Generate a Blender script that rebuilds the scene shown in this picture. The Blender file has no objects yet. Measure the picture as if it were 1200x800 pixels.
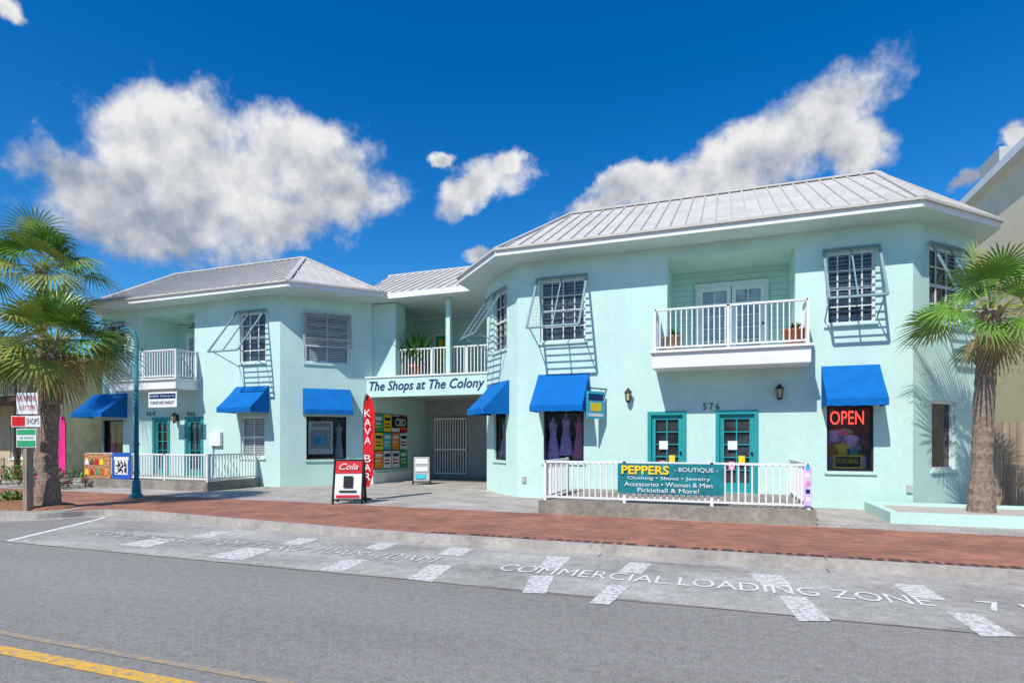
import bpy, math, random
from mathutils import Vector, Matrix
random.seed(7)
R=math.radians
EYE=1.75; FPX=680.0; HY=515.0; YAW=R(20)
SN,CS=math.sin(YAW),math.cos(YAW)
scene=bpy.context.scene

# ---------------------------------------------------------------- materials
def new_mat(name):
    m=bpy.data.materials.new(name); m.use_nodes=True
    nt=m.node_tree; bs=nt.nodes['Principled BSDF']
    return m,nt,bs
def N(nt,t,**kw):
    n=nt.nodes.new(t)
    for k,v in kw.items(): setattr(n,k,v)
    return n
def mat(name,c,rough=.7,var=.12,scale=3.0,bump=0.0,bscale=60,metal=0.0,spec=.3,streak=False,var2=0,scale2=.5,stretch=None,var3=0,scale3=10):
    m,nt,bs=new_mat(name)
    bs.inputs['Roughness'].default_value=rough
    bs.inputs['Metallic'].default_value=metal
    bs.inputs['Specular IOR Level'].default_value=spec
    geo=N(nt,'ShaderNodeNewGeometry')
    vec=geo.outputs['Position']
    if streak or stretch:
        mp=N(nt,'ShaderNodeMapping'); mp.inputs['Scale'].default_value=stretch or (1,1,.18)
        nt.links.new(vec,mp.inputs[0]); vec=mp.outputs[0]
    fac=None
    for (v,s,vc,det) in ((var,scale,vec,6),(var2,scale2,geo.outputs['Position'],5),(var3,scale3,geo.outputs['Position'],8)):
        if not v: continue
        no=N(nt,'ShaderNodeTexNoise'); no.inputs['Scale'].default_value=s; no.inputs['Detail'].default_value=det
        no.inputs['Roughness'].default_value=.5 if det<8 else .75
        nt.links.new(vc,no.inputs['Vector'])
        mr=N(nt,'ShaderNodeMapRange'); mr.inputs[1].default_value=.3; mr.inputs[2].default_value=.7
        mr.inputs[3].default_value=1-v; mr.inputs[4].default_value=1+v
        nt.links.new(no.outputs['Fac'],mr.inputs[0])
        if fac is None: fac=mr.outputs[0]
        else:
            mm=N(nt,'ShaderNodeMath',operation='MULTIPLY'); nt.links.new(fac,mm.inputs[0]); nt.links.new(mr.outputs[0],mm.inputs[1]); fac=mm.outputs[0]
    if fac is None: bs.inputs['Base Color'].default_value=(*c,1)
    else:
        vm=N(nt,'ShaderNodeVectorMath',operation='SCALE'); vm.inputs[0].default_value=c
        nt.links.new(fac,vm.inputs['Scale']); nt.links.new(vm.outputs[0],bs.inputs['Base Color'])
    if bump:
        nb=N(nt,'ShaderNodeTexNoise'); nb.inputs['Scale'].default_value=bscale; nb.inputs['Detail'].default_value=3
        nt.links.new(geo.outputs['Position'],nb.inputs['Vector'])
        bp=N(nt,'ShaderNodeBump'); bp.inputs['Strength'].default_value=bump; bp.inputs['Distance'].default_value=.01
        nt.links.new(nb.outputs['Fac'],bp.inputs['Height']); nt.links.new(bp.outputs[0],bs.inputs['Normal'])
    return m
def brick_mat(name,c1,c2,cm,w,h,mortar=.006,bump=.3,rot=0,var=.25):
    m,nt,bs=new_mat(name); bs.inputs['Roughness'].default_value=.85
    geo=N(nt,'ShaderNodeNewGeometry'); mp=N(nt,'ShaderNodeMapping'); mp.inputs['Rotation'].default_value=(0,0,rot)
    nt.links.new(geo.outputs['Position'],mp.inputs[0])
    b=N(nt,'ShaderNodeTexBrick'); b.inputs['Scale'].default_value=1; b.inputs['Brick Width'].default_value=w
    b.inputs['Row Height'].default_value=h; b.inputs['Mortar Size'].default_value=mortar
    b.inputs['Color1'].default_value=(*c1,1); b.inputs['Color2'].default_value=(*c2,1); b.inputs['Mortar'].default_value=(*cm,1)
    nt.links.new(mp.outputs[0],b.inputs['Vector'])
    no=N(nt,'ShaderNodeTexNoise'); no.inputs['Scale'].default_value=1.1; no.inputs['Detail'].default_value=8
    nt.links.new(geo.outputs['Position'],no.inputs['Vector'])
    mr=N(nt,'ShaderNodeMapRange'); mr.inputs[1].default_value=.3; mr.inputs[2].default_value=.7; mr.inputs[3].default_value=1-var; mr.inputs[4].default_value=1+var
    nt.links.new(no.outputs['Fac'],mr.inputs[0])
    vm=N(nt,'ShaderNodeVectorMath',operation='SCALE'); nt.links.new(b.outputs['Color'],vm.inputs[0]); nt.links.new(mr.outputs[0],vm.inputs['Scale'])
    nt.links.new(vm.outputs[0],bs.inputs['Base Color'])
    bp=N(nt,'ShaderNodeBump'); bp.inputs['Strength'].default_value=bump; bp.inputs['Distance'].default_value=.005; bp.invert=True
    nt.links.new(b.outputs['Fac'],bp.inputs['Height']); nt.links.new(bp.outputs[0],bs.inputs['Normal'])
    return m
def worn_paint(name,c,under,amount=.5,sc=16):
    m,nt,bs=new_mat(name); bs.inputs['Roughness'].default_value=.85
    geo=N(nt,'ShaderNodeNewGeometry')
    no=N(nt,'ShaderNodeTexNoise'); no.inputs['Scale'].default_value=sc; no.inputs['Detail'].default_value=8; no.inputs['Roughness'].default_value=.7
    nt.links.new(geo.outputs['Position'],no.inputs['Vector'])
    mr=N(nt,'ShaderNodeMapRange'); mr.inputs[1].default_value=amount-.08; mr.inputs[2].default_value=amount+.08
    nt.links.new(no.outputs['Fac'],mr.inputs[0])
    mx=N(nt,'ShaderNodeMix',data_type='RGBA'); nt.links.new(mr.outputs[0],mx.inputs[0])
    mx.inputs[6].default_value=(*c,1); mx.inputs[7].default_value=(*under,1)
    nt.links.new(mx.outputs[2],bs.inputs['Base Color'])
    return m
def glass_mat(name,tint=(.9,.95,.95),refl=.07):
    m,nt,bs=new_mat(name)
    nt.nodes.remove(bs); out=nt.nodes['Material Output']
    tr=N(nt,'ShaderNodeBsdfTransparent'); tr.inputs[0].default_value=(*tint,1)
    gl=N(nt,'ShaderNodeBsdfGlossy'); gl.inputs['Roughness'].default_value=.02
    fr=N(nt,'ShaderNodeFresnel'); fr.inputs[0].default_value=1.5
    ad=N(nt,'ShaderNodeMath',operation='ADD'); ad.inputs[1].default_value=refl-.04; nt.links.new(fr.outputs[0],ad.inputs[0])
    mx=N(nt,'ShaderNodeMixShader'); nt.links.new(ad.outputs[0],mx.inputs[0]); nt.links.new(tr.outputs[0],mx.inputs[1]); nt.links.new(gl.outputs[0],mx.inputs[2])
    nt.links.new(mx.outputs[0],out.inputs[0]); return m
def emit(name,c,s):
    m,nt,bs=new_mat(name); bs.inputs['Base Color'].default_value=(*c,1)
    bs.inputs['Emission Color'].default_value=(*c,1); bs.inputs['Emission Strength'].default_value=s; return m
def siding_mat(name,c):
    m,nt,bs=new_mat(name); bs.inputs['Roughness'].default_value=.6
    geo=N(nt,'ShaderNodeNewGeometry'); sp=N(nt,'ShaderNodeSeparateXYZ'); nt.links.new(geo.outputs['Position'],sp.inputs[0])
    d=N(nt,'ShaderNodeMath',operation='DIVIDE'); d.inputs[1].default_value=.17; nt.links.new(sp.outputs[2],d.inputs[0])
    f=N(nt,'ShaderNodeMath',operation='FRACT'); nt.links.new(d.outputs[0],f.inputs[0])
    g=N(nt,'ShaderNodeMath',operation='LESS_THAN'); g.inputs[1].default_value=.09; nt.links.new(f.outputs[0],g.inputs[0])
    mx=N(nt,'ShaderNodeMix',data_type='RGBA'); nt.links.new(g.outputs[0],mx.inputs[0]); mx.inputs[6].default_value=(*c,1); mx.inputs[7].default_value=(*[x*.6 for x in c],1)
    nt.links.new(mx.outputs[2],bs.inputs['Base Color'])
    return m

AQUA=(.525,.73,.66)
M=dict(
 wall=mat('aqua_stucco',AQUA,.85,.045,1.5,.7,30,streak=True,var2=.06,scale2=.5,var3=.06,scale3=9),
 siding=siding_mat('aqua_siding',(.52,.73,.65)),
 white=mat('white_paint',(.78,.78,.76),.5,.04,4),
 soffit=mat('aqua_soffit',(.62,.74,.70),.6,.03,2),
 roof=mat('metal_roof',(.56,.53,.485),.55,.1,1.2,spec=.3,var2=.08,scale2=6),
 rib=mat('metal_roof_seam',(.52,.495,.455),.55,.08,2,spec=.3),
 blue=mat('blue_canvas',(.006,.14,.44),.85,.1,3,.2,150,spec=.1),
 shutter=mat('shutter_paint',(.20,.29,.31),.5,.08,5),
 blind=mat('window_blind',(.42,.45,.46),.6,.1,8),
 muntin=mat('muntin_paint',(.66,.69,.68),.5,.05,8),
 curtain=mat('curtain_glass',(.34,.38,.39),.12,.35,3,spec=.6),
 dglass=mat('dark_window_glass',(.04,.045,.05),.05,.7,.9,spec=.7,var2=.5,scale2=3),
 glass=glass_mat('shop_glass'),
 teal=mat('teal_door_paint',(.02,.30,.31),.45,.06,4),
 lampteal=mat('lamp_post_paint',(.03,.22,.25),.4,.06,4),
 conc=mat('concrete',(.40,.37,.33),.9,.18,2,.15,60,var2=.14,scale2=12),
 slab=mat('patio_concrete',(.27,.245,.205),.9,.24,2.2,.15,60,var2=.2,scale2=9),
 asphalt=mat('asphalt',(.262,.247,.228),.92,.14,.5,.25,90,var2=.25,scale2=45,stretch=(.3,1,1),var3=.24,scale3=11),
 zone=mat('worn_parking_asphalt',(.37,.35,.32),.92,.28,1.0,.2,90,var2=.2,scale2=40,stretch=(.5,1,1),var3=.30,scale3=6),
 brick=brick_mat('brick_paving',(.42,.155,.09),(.25,.105,.07),(.22,.16,.12),.2,.1),
 soldier=mat('dark_brick_course',(.07,.055,.05),.85,.2,12),
 paver=brick_mat('concrete_pavers',(.48,.44,.385),(.35,.315,.28),(.24,.21,.18),.3,.15,.008,var=.16),
 ground=mat('ground_soil',(.22,.19,.14),.95,.2,.5),
 paint=worn_paint('road_paint',(.76,.75,.72),(.42,.40,.37),.58),
 paint2=worn_paint('faded_road_paint',(.69,.68,.65),(.37,.35,.325),.52),
 paint3=worn_paint('very_faded_road_paint',(.68,.67,.64),(.38,.36,.335),.52),
 yellow=worn_paint('yellow_road_paint',(.76,.43,.05),(.33,.28,.20),.55),
 yellow2=worn_paint('faded_yellow_paint',(.50,.33,.14),(.27,.25,.23),.47),
 navy=mat('navy_letter',(.005,.025,.12),.5,0,1),
 black=mat('black_metal',(.015,.015,.017),.45,.1,5),
 dark=mat('dark_interior',(.05,.05,.052),.9,.3,2),
 inter=mat('shop_interior',(.22,.19,.18),.9,.6,3.5,var2=.4,scale2=9),
 lav=mat('lavender_fabric',(.66,.50,.85),.9,.25,9),
 pink=mat('pink_fabric',(.85,.3,.45),.9,.25,9),
 mint=mat('mint_fabric',(.3,.68,.62),.9,.25,9),
 orange=mat('orange_print',(.8,.25,.03),.6,.15,6),
 yel=mat('yellow_print',(.85,.62,.03),.6,.05,6),
 green=mat('green_print',(.03,.36,.14),.6,.1,6),
 red=mat('red_print',(.62,.015,.02),.5,.05,6),
 magenta=mat('magenta_print',(.75,.03,.25),.6,.05,6),
 signblue=mat('blue_print',(.02,.10,.42),.6,.1,6),
 cyan=mat('cyan_print',(.04,.45,.60),.6,.25,6),
 banner=mat('banner_teal',(.01,.20,.23),.6,.25,4),
 cream=mat('cream_stucco',(.80,.70,.50),.85,.05,1,.3,40),
 tan=mat('tan_wood',(.50,.42,.28),.8,.15,3),
 brown=mat('brown_wood',(.11,.07,.045),.85,.3,6,.3,30,streak=True),
 fence=mat('weathered_wood',(.30,.24,.18),.9,.3,8,.3,40,streak=True),
 terra=mat('terracotta',(.50,.13,.04),.8,.12,6),
 trunk=mat('palm_trunk',(.25,.19,.14),.95,.4,14,.8,35),
 boot=mat('palm_boots',(.34,.24,.14),.95,.35,10),
 frond=mat('palm_frond',(.12,.25,.03),.45,.45,2.2,spec=.4),
 frondy=mat('palm_frond_pale',(.32,.37,.07),.45,.35,3,spec=.4),
 frondd=mat('palm_frond_dead',(.42,.29,.12),.8,.3,3),
 leaf=mat('shrub_leaf',(.08,.20,.03),.6,.4,9),
 gravel=mat('gravel',(.46,.42,.37),.95,.4,40,.6,80),
 mulch=mat('mulch',(.26,.13,.07),.95,.4,25,.6,60),
 neon=emit('neon_tube',(1,.06,.04),2.5),
 lampglow=mat('lantern_glass',(.6,.5,.3),.2,.05,5),
 photo=mat('food_print',(.45,.22,.10),.6,.9,14),
 grey=mat('grey_panel',(.42,.44,.44),.6,.08,4),
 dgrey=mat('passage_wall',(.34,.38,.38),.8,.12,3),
 tint=mat('passage_floor_shade',(.27,.25,.22),.9,.25,4),  # darker floor tone with the passage shade put into its colour
)

# ---------------------------------------------------------------- builders
def empty(name):
    o=bpy.data.objects.new(name,None); scene.collection.objects.link(o); return o
class B:
    def __init__(s,name,parent=None): s.n=name; s.p=parent; s.v=[]; s.f=[]; s.mi=[]; s.ms=[]
    def m(s,k):
        if k not in s.ms: s.ms.append(k)
        return s.ms.index(k)
    def face(s,pts,k):
        i=len(s.v); s.v+= [tuple(p) for p in pts]; s.f.append(tuple(range(i,i+len(pts)))); s.mi.append(s.m(k))
    def hexa(s,c,k):
        i=len(s.v); s.v+=[tuple(p) for p in c]; q=s.m(k)
        for f in((0,3,2,1),(4,5,6,7),(0,1,5,4),(1,2,6,5),(2,3,7,6),(3,0,4,7)):
            s.f.append(tuple(i+j for j in f)); s.mi.append(q)
    def box(s,x0,x1,y0,y1,z0,z1,k):
        s.hexa([(x0,y0,z0),(x1,y0,z0),(x1,y1,z0),(x0,y1,z0),(x0,y0,z1),(x1,y0,z1),(x1,y1,z1),(x0,y1,z1)],k)
    def obox(s,F,s0,s1,n0,n1,z0,z1,k):
        p=F.pt
        s.hexa([p(s0,n1,z0),p(s1,n1,z0),p(s1,n0,z0),p(s0,n0,z0),p(s0,n1,z1),p(s1,n1,z1),p(s1,n0,z1),p(s0,n0,z1)],k)
    def beam(s,a,b,w,t,k,up=(0,0,1)):
        a=Vector(a);b=Vector(b);d=(b-a).normalized();u=Vector(up)
        if abs(d.dot(u))>.99: u=Vector((0,1,0))
        x=d.cross(u).normalized()*w/2; y=x.cross(d).normalized()*t/2
        s.hexa([a-x-y,a+x-y,a+x+y,a-x+y,b-x-y,b+x-y,b+x+y,b-x+y],k)
    def tube(s,pts,rs,k,seg=10,cap=True):
        pts=[Vector(p) for p in pts]; i0=len(s.v); q=s.m(k)
        for j,p in enumerate(pts):
            d=(pts[min(j+1,len(pts)-1)]-pts[max(j-1,0)]).normalized()
            ref=Vector((1,0,0)) if abs(d.x)<.9 else Vector((0,1,0))
            x=d.cross(ref).normalized(); y=d.cross(x)
            for a in range(seg):
                an=2*math.pi*a/seg; s.v.append(tuple(p+(x*math.cos(an)+y*math.sin(an))*rs[j]))
        for j in range(len(pts)-1):
            for a in range(seg):
                b=(a+1)%seg
                s.f.append((i0+j*seg+a,i0+j*seg+b,i0+(j+1)*seg+b,i0+(j+1)*seg+a)); s.mi.append(q)
        if cap:
            s.f.append(tuple(i0+a for a in range(seg))); s.mi.append(q)
            s.f.append(tuple(i0+(len(pts)-1)*seg+a for a in range(seg))); s.mi.append(q)
    def lathe(s,c,prof,k,seg=14,sy=1.0):
        i0=len(s.v); q=s.m(k); c=Vector(c)
        for r,z in prof:
            for a in range(seg):
                an=2*math.pi*a/seg; s.v.append((c.x+r*math.cos(an),c.y+r*sy*math.sin(an),c.z+z))
        for j in range(len(prof)-1):
            for a in range(seg):
                b=(a+1)%seg
                s.f.append((i0+j*seg+a,i0+j*seg+b,i0+(j+1)*seg+b,i0+(j+1)*seg+a)); s.mi.append(q)
        s.f.append(tuple(i0+(len(prof)-1)*seg+a for a in range(seg))); s.mi.append(q)
    def build(s,smooth=False):
        me=bpy.data.meshes.new(s.n); me.from_pydata(s.v,[],s.f)
        for k in s.ms: me.materials.append(M[k])
        me.polygons.foreach_set('material_index',s.mi)
        if smooth: me.polygons.foreach_set('use_smooth',[True]*len(s.f))
        me.update()
        o=bpy.data.objects.new(s.n,me); scene.collection.objects.link(o)
        if s.p: o.parent=s.p
        return o
class F:
    def __init__(s,a,b):
        s.o=Vector((a[0],a[1])); d=Vector((b[0]-a[0],b[1]-a[1])); s.L=d.length; s.d=d.normalized(); s.nn=Vector((s.d.y,-s.d.x)); s.ang=math.atan2(s.d.y,s.d.x)
    def pt(s,a,n,z):
        p=s.o+s.d*a+s.nn*n; return (p.x,p.y,z)
    def sz(s,x,y,n=0):   # surveyed photo point -> metres on this wall plane
        t=(x-600)/FPX; r=Vector((-SN+t*CS,CS+t*SN)); o=s.o+s.nn*n
        lam=o.dot(s.nn)/r.dot(s.nn); p=r*lam
        return (p-o).dot(s.d), EYE+(HY-y)*lam/FPX
def GP(x,y,z=0):
    t=(x-600)/FPX; Z=FPX*(EYE-z)/(y-HY); return (Z*(-SN+t*CS),Z*(CS+t*SN),z)

def text(name,body,F_,s0,s1,z0,z1,k,parent=None,n=.01,shear=0,ground=None,bold=0):
    if not body.strip(): return None
    cu=bpy.data.curves.new(name+'_c','FONT'); cu.body=body; cu.size=1; cu.shear=shear; cu.offset=bold; cu.extrude=0; cu.resolution_u=3
    t=bpy.data.objects.new(name+'_t',cu); scene.collection.objects.link(t)
    bpy.context.view_layer.update()
    dg=bpy.context.evaluated_depsgraph_get()
    me=bpy.data.meshes.new_from_object(t.evaluated_get(dg)); bpy.data.objects.remove(t)
    xs=[v.co.x for v in me.vertices]; ys=[v.co.y for v in me.vertices]
    x0,x1,y0,y1=min(xs),max(xs),min(ys),max(ys)
    for v in me.vertices:
        a=(v.co.x-x0)/(x1-x0); b=(v.co.y-y0)/(y1-y0)
        if F_: v.co=F_.pt(s0+a*(s1-s0),n,z0+b*(z1-z0))
        else: v.co=(s0+a*(s1-s0), z0+b*(z1-z0), ground)
    me.materials.clear(); me.materials.append(M[k])
    for p_ in me.polygons: p_.use_smooth=False
    o=bpy.data.objects.new(name,me); scene.collection.objects.link(o)
    if parent: o.parent=parent
    return o

def wall(b,Fr,s0,s1,z0,z1,ops,k='wall',depth=.16):
    ss=sorted({s0,s1,*[o[0] for o in ops],*[o[1] for o in ops]}); zs=sorted({z0,z1,*[o[2] for o in ops],*[o[3] for o in ops]})
    for i in range(len(ss)-1):
        for j in range(len(zs)-1):
            cs=(ss[i]+ss[i+1])/2; cz=(zs[j]+zs[j+1])/2
            if any(o[0]<cs<o[1] and o[2]<cz<o[3] for o in ops): continue
            b.face([Fr.pt(ss[i],0,zs[j]),Fr.pt(ss[i+1],0,zs[j]),Fr.pt(ss[i+1],0,zs[j+1]),Fr.pt(ss[i],0,zs[j+1])],k)
    for o in ops:
        d=o[4] if len(o)>4 else depth
        a,c,e,g=o[:4]
        for p,q in(((a,e),(a,g)),((c,e),(c,g)),((a,e),(c,e)),((a,g),(c,g))):
            b.face([Fr.pt(p[0],0,p[1]),Fr.pt(q[0],0,q[1]),Fr.pt(q[0],-d,q[1]),Fr.pt(p[0],-d,p[1])],k)
def window(b,Fr,s0,s1,z0,z1,nx=3,nz=4,frame='white',d=.12,blind=0,gl='dglass'):
    w=.06
    b.obox(Fr,s0,s1,-d-.02,-d-.01,z0,z1,gl)
    for a,c in((s0,s0+w),(s1-w,s1)): b.obox(Fr,a,c,-d,-d+.06,z0,z1,frame)
    for a,c in((z0,z0+w),(z1-w,z1)): b.obox(Fr,s0+w,s1-w,-d,-d+.058,a,c,frame)
    for i in range(1,nx):
        x=s0+(s1-s0)*i/nx; b.obox(Fr,x-.016,x+.016,-d,-d+.03,z0+w,z1-w,frame)
    for i in range(1,nz):
        z=z0+(z1-z0)*i/nz; h=.035 if (nz%2==0 and i==nz//2) else .015
        b.obox(Fr,s0+w,s1-w,-d,-d+.034,z-h,z+h,frame)
    if blind:
        z=z1-w-.03
        while z>z0+w: b.obox(Fr,s0+w,s1-w,-d-.008,-d-.002,z-.035,z,'blind'); z-=.06
    b.obox(Fr,s0-.05,s1+.05,.0,.05,z0-.07,z0-.003,'wall')
def bshutter(b,Fr,s0,s1,zt,L,tilt,k='shutter',sw=.04,ga=.125,rake=.26):
    st,ct=math.sin(tilt),math.cos(tilt)
    def q(s,l): return Fr.pt(s,.07+l*st,zt-l*ct)
    nrm=Vector(Fr.pt(0,ct,st))-Vector(Fr.pt(0,0,0)); 
    for s in(s0,s1): b.beam(q(s,0),q(s,L),.055,.035,k,nrm)
    for l in(0,L): b.beam(q(s0,l),q(s1,l),.035,.06,k,nrm.cross(Vector((*Fr.d,0))))
    m=(s0+s1)/2; b.beam(q(m,0),q(m,L),.03,.03,k,nrm)
    n=int(L/ga)
    up=(Vector((*Fr.nn,0))*rake+Vector((0,0,1))).normalized()
    for i in range(1,n):
        l=L*i/n; b.beam(q(s0,l),q(s1,l),sw,.005,k,up)
    for s in(s0+.03,s1-.03):
        b.beam(q(s,L*.96),Fr.pt(s,.0,zt-L*ct-.35),.022,.022,k)
def awning(b,Fr,s0,s1,zt,zb,pr,k='blue'):
    v=.16; p=Fr.pt
    n=6
    for i in range(n):
        a0=i/n;a1=(i+1)/n
        def q(s,a): return p(s,.01+pr*a,zt-(zt-zb-v)*a-.03*math.sin(math.pi*a))
        b.face([q(s0,a0),q(s1,a0),q(s1,a1),q(s0,a1)],k)
        for s in(s0,s1): b.face([q(s,a0),q(s,a1),p(s,.01+pr*a1,zb+v),p(s,.01+pr*a0,zb+v)],k)
    m=14
    for i in range(m):
        a0=s0+(s1-s0)*i/m; a1=s0+(s1-s0)*(i+1)/m; w0=.008*math.sin(i*1.7); w1_=.008*math.sin((i+1)*1.7)
        b.face([p(a0,pr+.01,zb+v),p(a1,pr+.01,zb+v),p(a1,pr+.01+w1_,zb+w1_),p(a0,pr+.01+w0,zb+w0)],k)
    for s in(s0,s1): b.face([p(s,.01,zb+v),p(s,pr+.01,zb+v),p(s,pr+.01,zb),p(s,.01,zb)],k)
    b.beam(p(s0+.01,pr-.02,zb+v-.02),p(s1-.01,pr-.02,zb+v-.02),.025,.025,'white')
def rail(b,p0,p1,z0,z1,k='white',sp=.125,post=.06):
    a=Vector((p0[0],p0[1],0)); c=Vector((p1[0],p1[1],0)); L=(c-a).length; d=(c-a)/L
    up=lambda z:Vector((0,0,z))
    b.beam(a+up(z1),c+up(z1),.06,.045,k); b.beam(a+up(z0+.08),c+up(z0+.08),.04,.04,k)
    n=max(1,round(L/sp))
    for i in range(1,n):
        q=a+d*L*i/n; b.beam(q+up(z0+.09),q+up(z1-.02),.028,.028,k,d)
    np_=max(1,round(L/1.6))
    for i in range(np_+1):
        q=a+d*L*i/np_; b.beam(q+up(z0),q+up(z1+.03),post,post,k,d)
def door(b,Fr,s0,s1,z0,z1,k='teal',nx=2,nz=5,d=.1,gl='dglass',fk=None):
    fk=fk or k
    b.obox(Fr,s0-.09,s0,0,.03,z0,z1+.09,fk); b.obox(Fr,s1,s1+.09,0,.03,z0,z1+.09,fk); b.obox(Fr,s0,s1,0,.028,z1,z1+.09,fk)
    b.obox(Fr,s0,s1,-d-.03,-d-.02,z0,z1,gl)
    w=.11
    b.obox(Fr,s0,s0+w,-d,-d+.045,z0,z1,k); b.obox(Fr,s1-w,s1,-d,-d+.045,z0,z1,k)
    b.obox(Fr,s0+w,s1-w,-d,-d+.043,z0,z0+.25,k); b.obox(Fr,s0+w,s1-w,-d,-d+.043,z1-.12,z1,k)
    for i in range(1,nx):
        x=s0+w+(s1-s0-2*w)*i/nx; b.obox(Fr,x-.015,x+.015,-d,-d+.03,z0+.25,z1-.12,k)
    for i in range(1,nz):
        z=z0+.25+(z1-z0-.37)*i/nz; b.obox(Fr,s0+w,s1-w,-d,-d+.034,z-.013,z+.013,k)
    b.tube([Fr.pt(s1-w*.5,-d+.05,z0+1.0),Fr.pt(s1-w*.5,-d+.1,z0+1.0)],[.03,.03],'black',8)
def niche(b,Fr,s0,s1,z0,z1,dep=.9,k='inter'):
    e=.16; p=Fr.pt; a,c=s0-.25,s1+.25
    b.face([p(a,-dep,z0),p(c,-dep,z0),p(c,-dep,z1+.1),p(a,-dep,z1+.1)],k)
    b.face([p(a,-e,z0),p(a,-dep,z0),p(a,-dep,z1+.1),p(a,-e,z1+.1)],k)
    b.face([p(c,-e,z0),p(c,-dep,z0),p(c,-dep,z1+.1),p(c,-e,z1+.1)],k)
    b.face([p(a,-e,z0),p(c,-e,z0),p(c,-dep,z0),p(a,-dep,z0)],'conc')
    b.face([p(a,-e,z1+.1),p(c,-e,z1+.1),p(c,-dep,z1+.1),p(a,-dep,z1+.1)],k)
def shopwin(b,Fr,s0,s1,z0,z1,frame='black',mid=False):
    niche(b,Fr,s0,s1,z0,z1); w=.05;d=.1
    b.face([Fr.pt(s0,-d,z0),Fr.pt(s1,-d,z0),Fr.pt(s1,-d,z1),Fr.pt(s0,-d,z1)],'glass')
    for a,c in((s0,s0+w),(s1-w,s1)): b.obox(Fr,a,c,-d-.03,-d+.03,z0,z1,frame)
    for a,c in((z0,z0+w),(z1-w,z1)): b.obox(Fr,s0+w,s1-w,-d-.03,-d+.028,a,c,frame)
    if mid: m=(s0+s1)/2; b.obox(Fr,m-.02,m+.02,-d-.03,-d+.026,z0+w,z1-w,frame)
    b.obox(Fr,s0-.05,s1+.05,0,.05,z0-.07,z0-.003,'wall')
def dress(b,c,h,k,w=.2):
    b.lathe(c,[(w*1.25,0),(w*1.2,h*.1),(w*.95,h*.35),(w*.6,h*.58),(w*.72,h*.75),(w*.85,h*.84),(w*.5,h*.9),(w*.22,h*.93),(w*.2,h)],k,14,.55)
def roof_face(b,pts,sp=.36):
    P=[Vector(p) for p in pts]; b.face(P,'roof')
    n=(P[1]-P[0]).cross(P[2]-P[0]).normalized()
    if n.z<0:n=-n
    e=Vector((0,0,1)).cross(n)
    if e.length<1e-4:return
    e.normalize(); cs=[p.dot(e) for p in P]; c=math.floor(min(cs)/sp)*sp+sp/2
    while c<max(cs):
        hit=[]
        for i in range(len(P)):
            a,bb=P[i],P[(i+1)%len(P)]; da,db=a.dot(e)-c,bb.dot(e)-c
            if da*db<0: hit.append(a+(bb-a)*(da/(da-db)))
        if len(hit)==2 and (hit[0]-hit[1]).length>.15:
            b.beam(hit[0]+n*.015,hit[1]+n*.015,.045,.04,'rib',n)
        c+=sp
def hip_roof(parent,eave,ze,r1,r2,zr,groups):
    b=B('roof',parent)
    E=[Vector((*p,ze)) for p in eave]; R1=Vector((*r1,zr)); R2=Vector((*r2,zr))
    for g in groups:
        roof_face(b,[E[i] if isinstance(i,int) else (R1 if i=='a' else R2) for i in g])
    for i in range(len(E)):
        a=E[i];c=E[(i+1)%len(E)]
        b.face([a,c,c-Vector((0,0,.17)),a-Vector((0,0,.17))],'white')
        d=(c-a).normalized(); o=Vector((d.y,-d.x,0))
        b.beam(a+o*.03,c+o*.03,.07,.06,'rib')
    b.face([p-Vector((0,0,.17)) for p in E],'soffit')
    done=set()
    for g in groups:
        for i in range(len(g)):
            a,c=g[i],g[(i+1)%len(g)]
            if isinstance(a,int) and isinstance(c,int): continue
            ky=frozenset((str(a),str(c)))
            if ky in done: continue
            done.add(ky)
            pa=E[a] if isinstance(a,int) else (R1 if a=='a' else R2); pc=E[c] if isinstance(c,int) else (R1 if c=='a' else R2)
            b.beam(pa+Vector((0,0,.035)),pc+Vector((0,0,.035)),.16,.05,'rib')
    return b.build()
def sconce(b,Fr,s,z):
    p=Fr.pt
    b.obox(Fr,s-.06,s+.06,0,.02,z-.1,z+.14,'black')
    b.beam(p(s,.02,z+.1),p(s,.14,z+.18),.03,.03,'black')
    c=p(s,.14,z-.12)
    b.lathe(c,[(.03,-.03),(.06,0),(.08,.2)],'lampglow',6)
    b.lathe((c[0],c[1],c[2]+.2),[(.11,0),(.04,.09),(.01,.13)],'black',6)
    b.lathe((c[0],c[1],c[2]-.03),[(.04,-.03),(.065,.02)],'black',6)
    for a in range(6):
        an=a*math.pi/3; b.beam((c[0]+.062*math.cos(an),c[1]+.062*math.sin(an),c[2]),(c[0]+.083*math.cos(an),c[1]+.083*math.sin(an),c[2]+.2),.015,.015,'black')

PZ=.13; EZ=6.9; WT=6.74; F2=3.86
def rect(Fr,x0,y0,x1,y1,n=0):
    m=(x0+x1)/2; s0=Fr.sz(x0,y0,n)[0]; s1=Fr.sz(x1,y0,n)[0]; return s0,s1,Fr.sz(m,y1,n)[1],Fr.sz(m,y0,n)[1]
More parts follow.
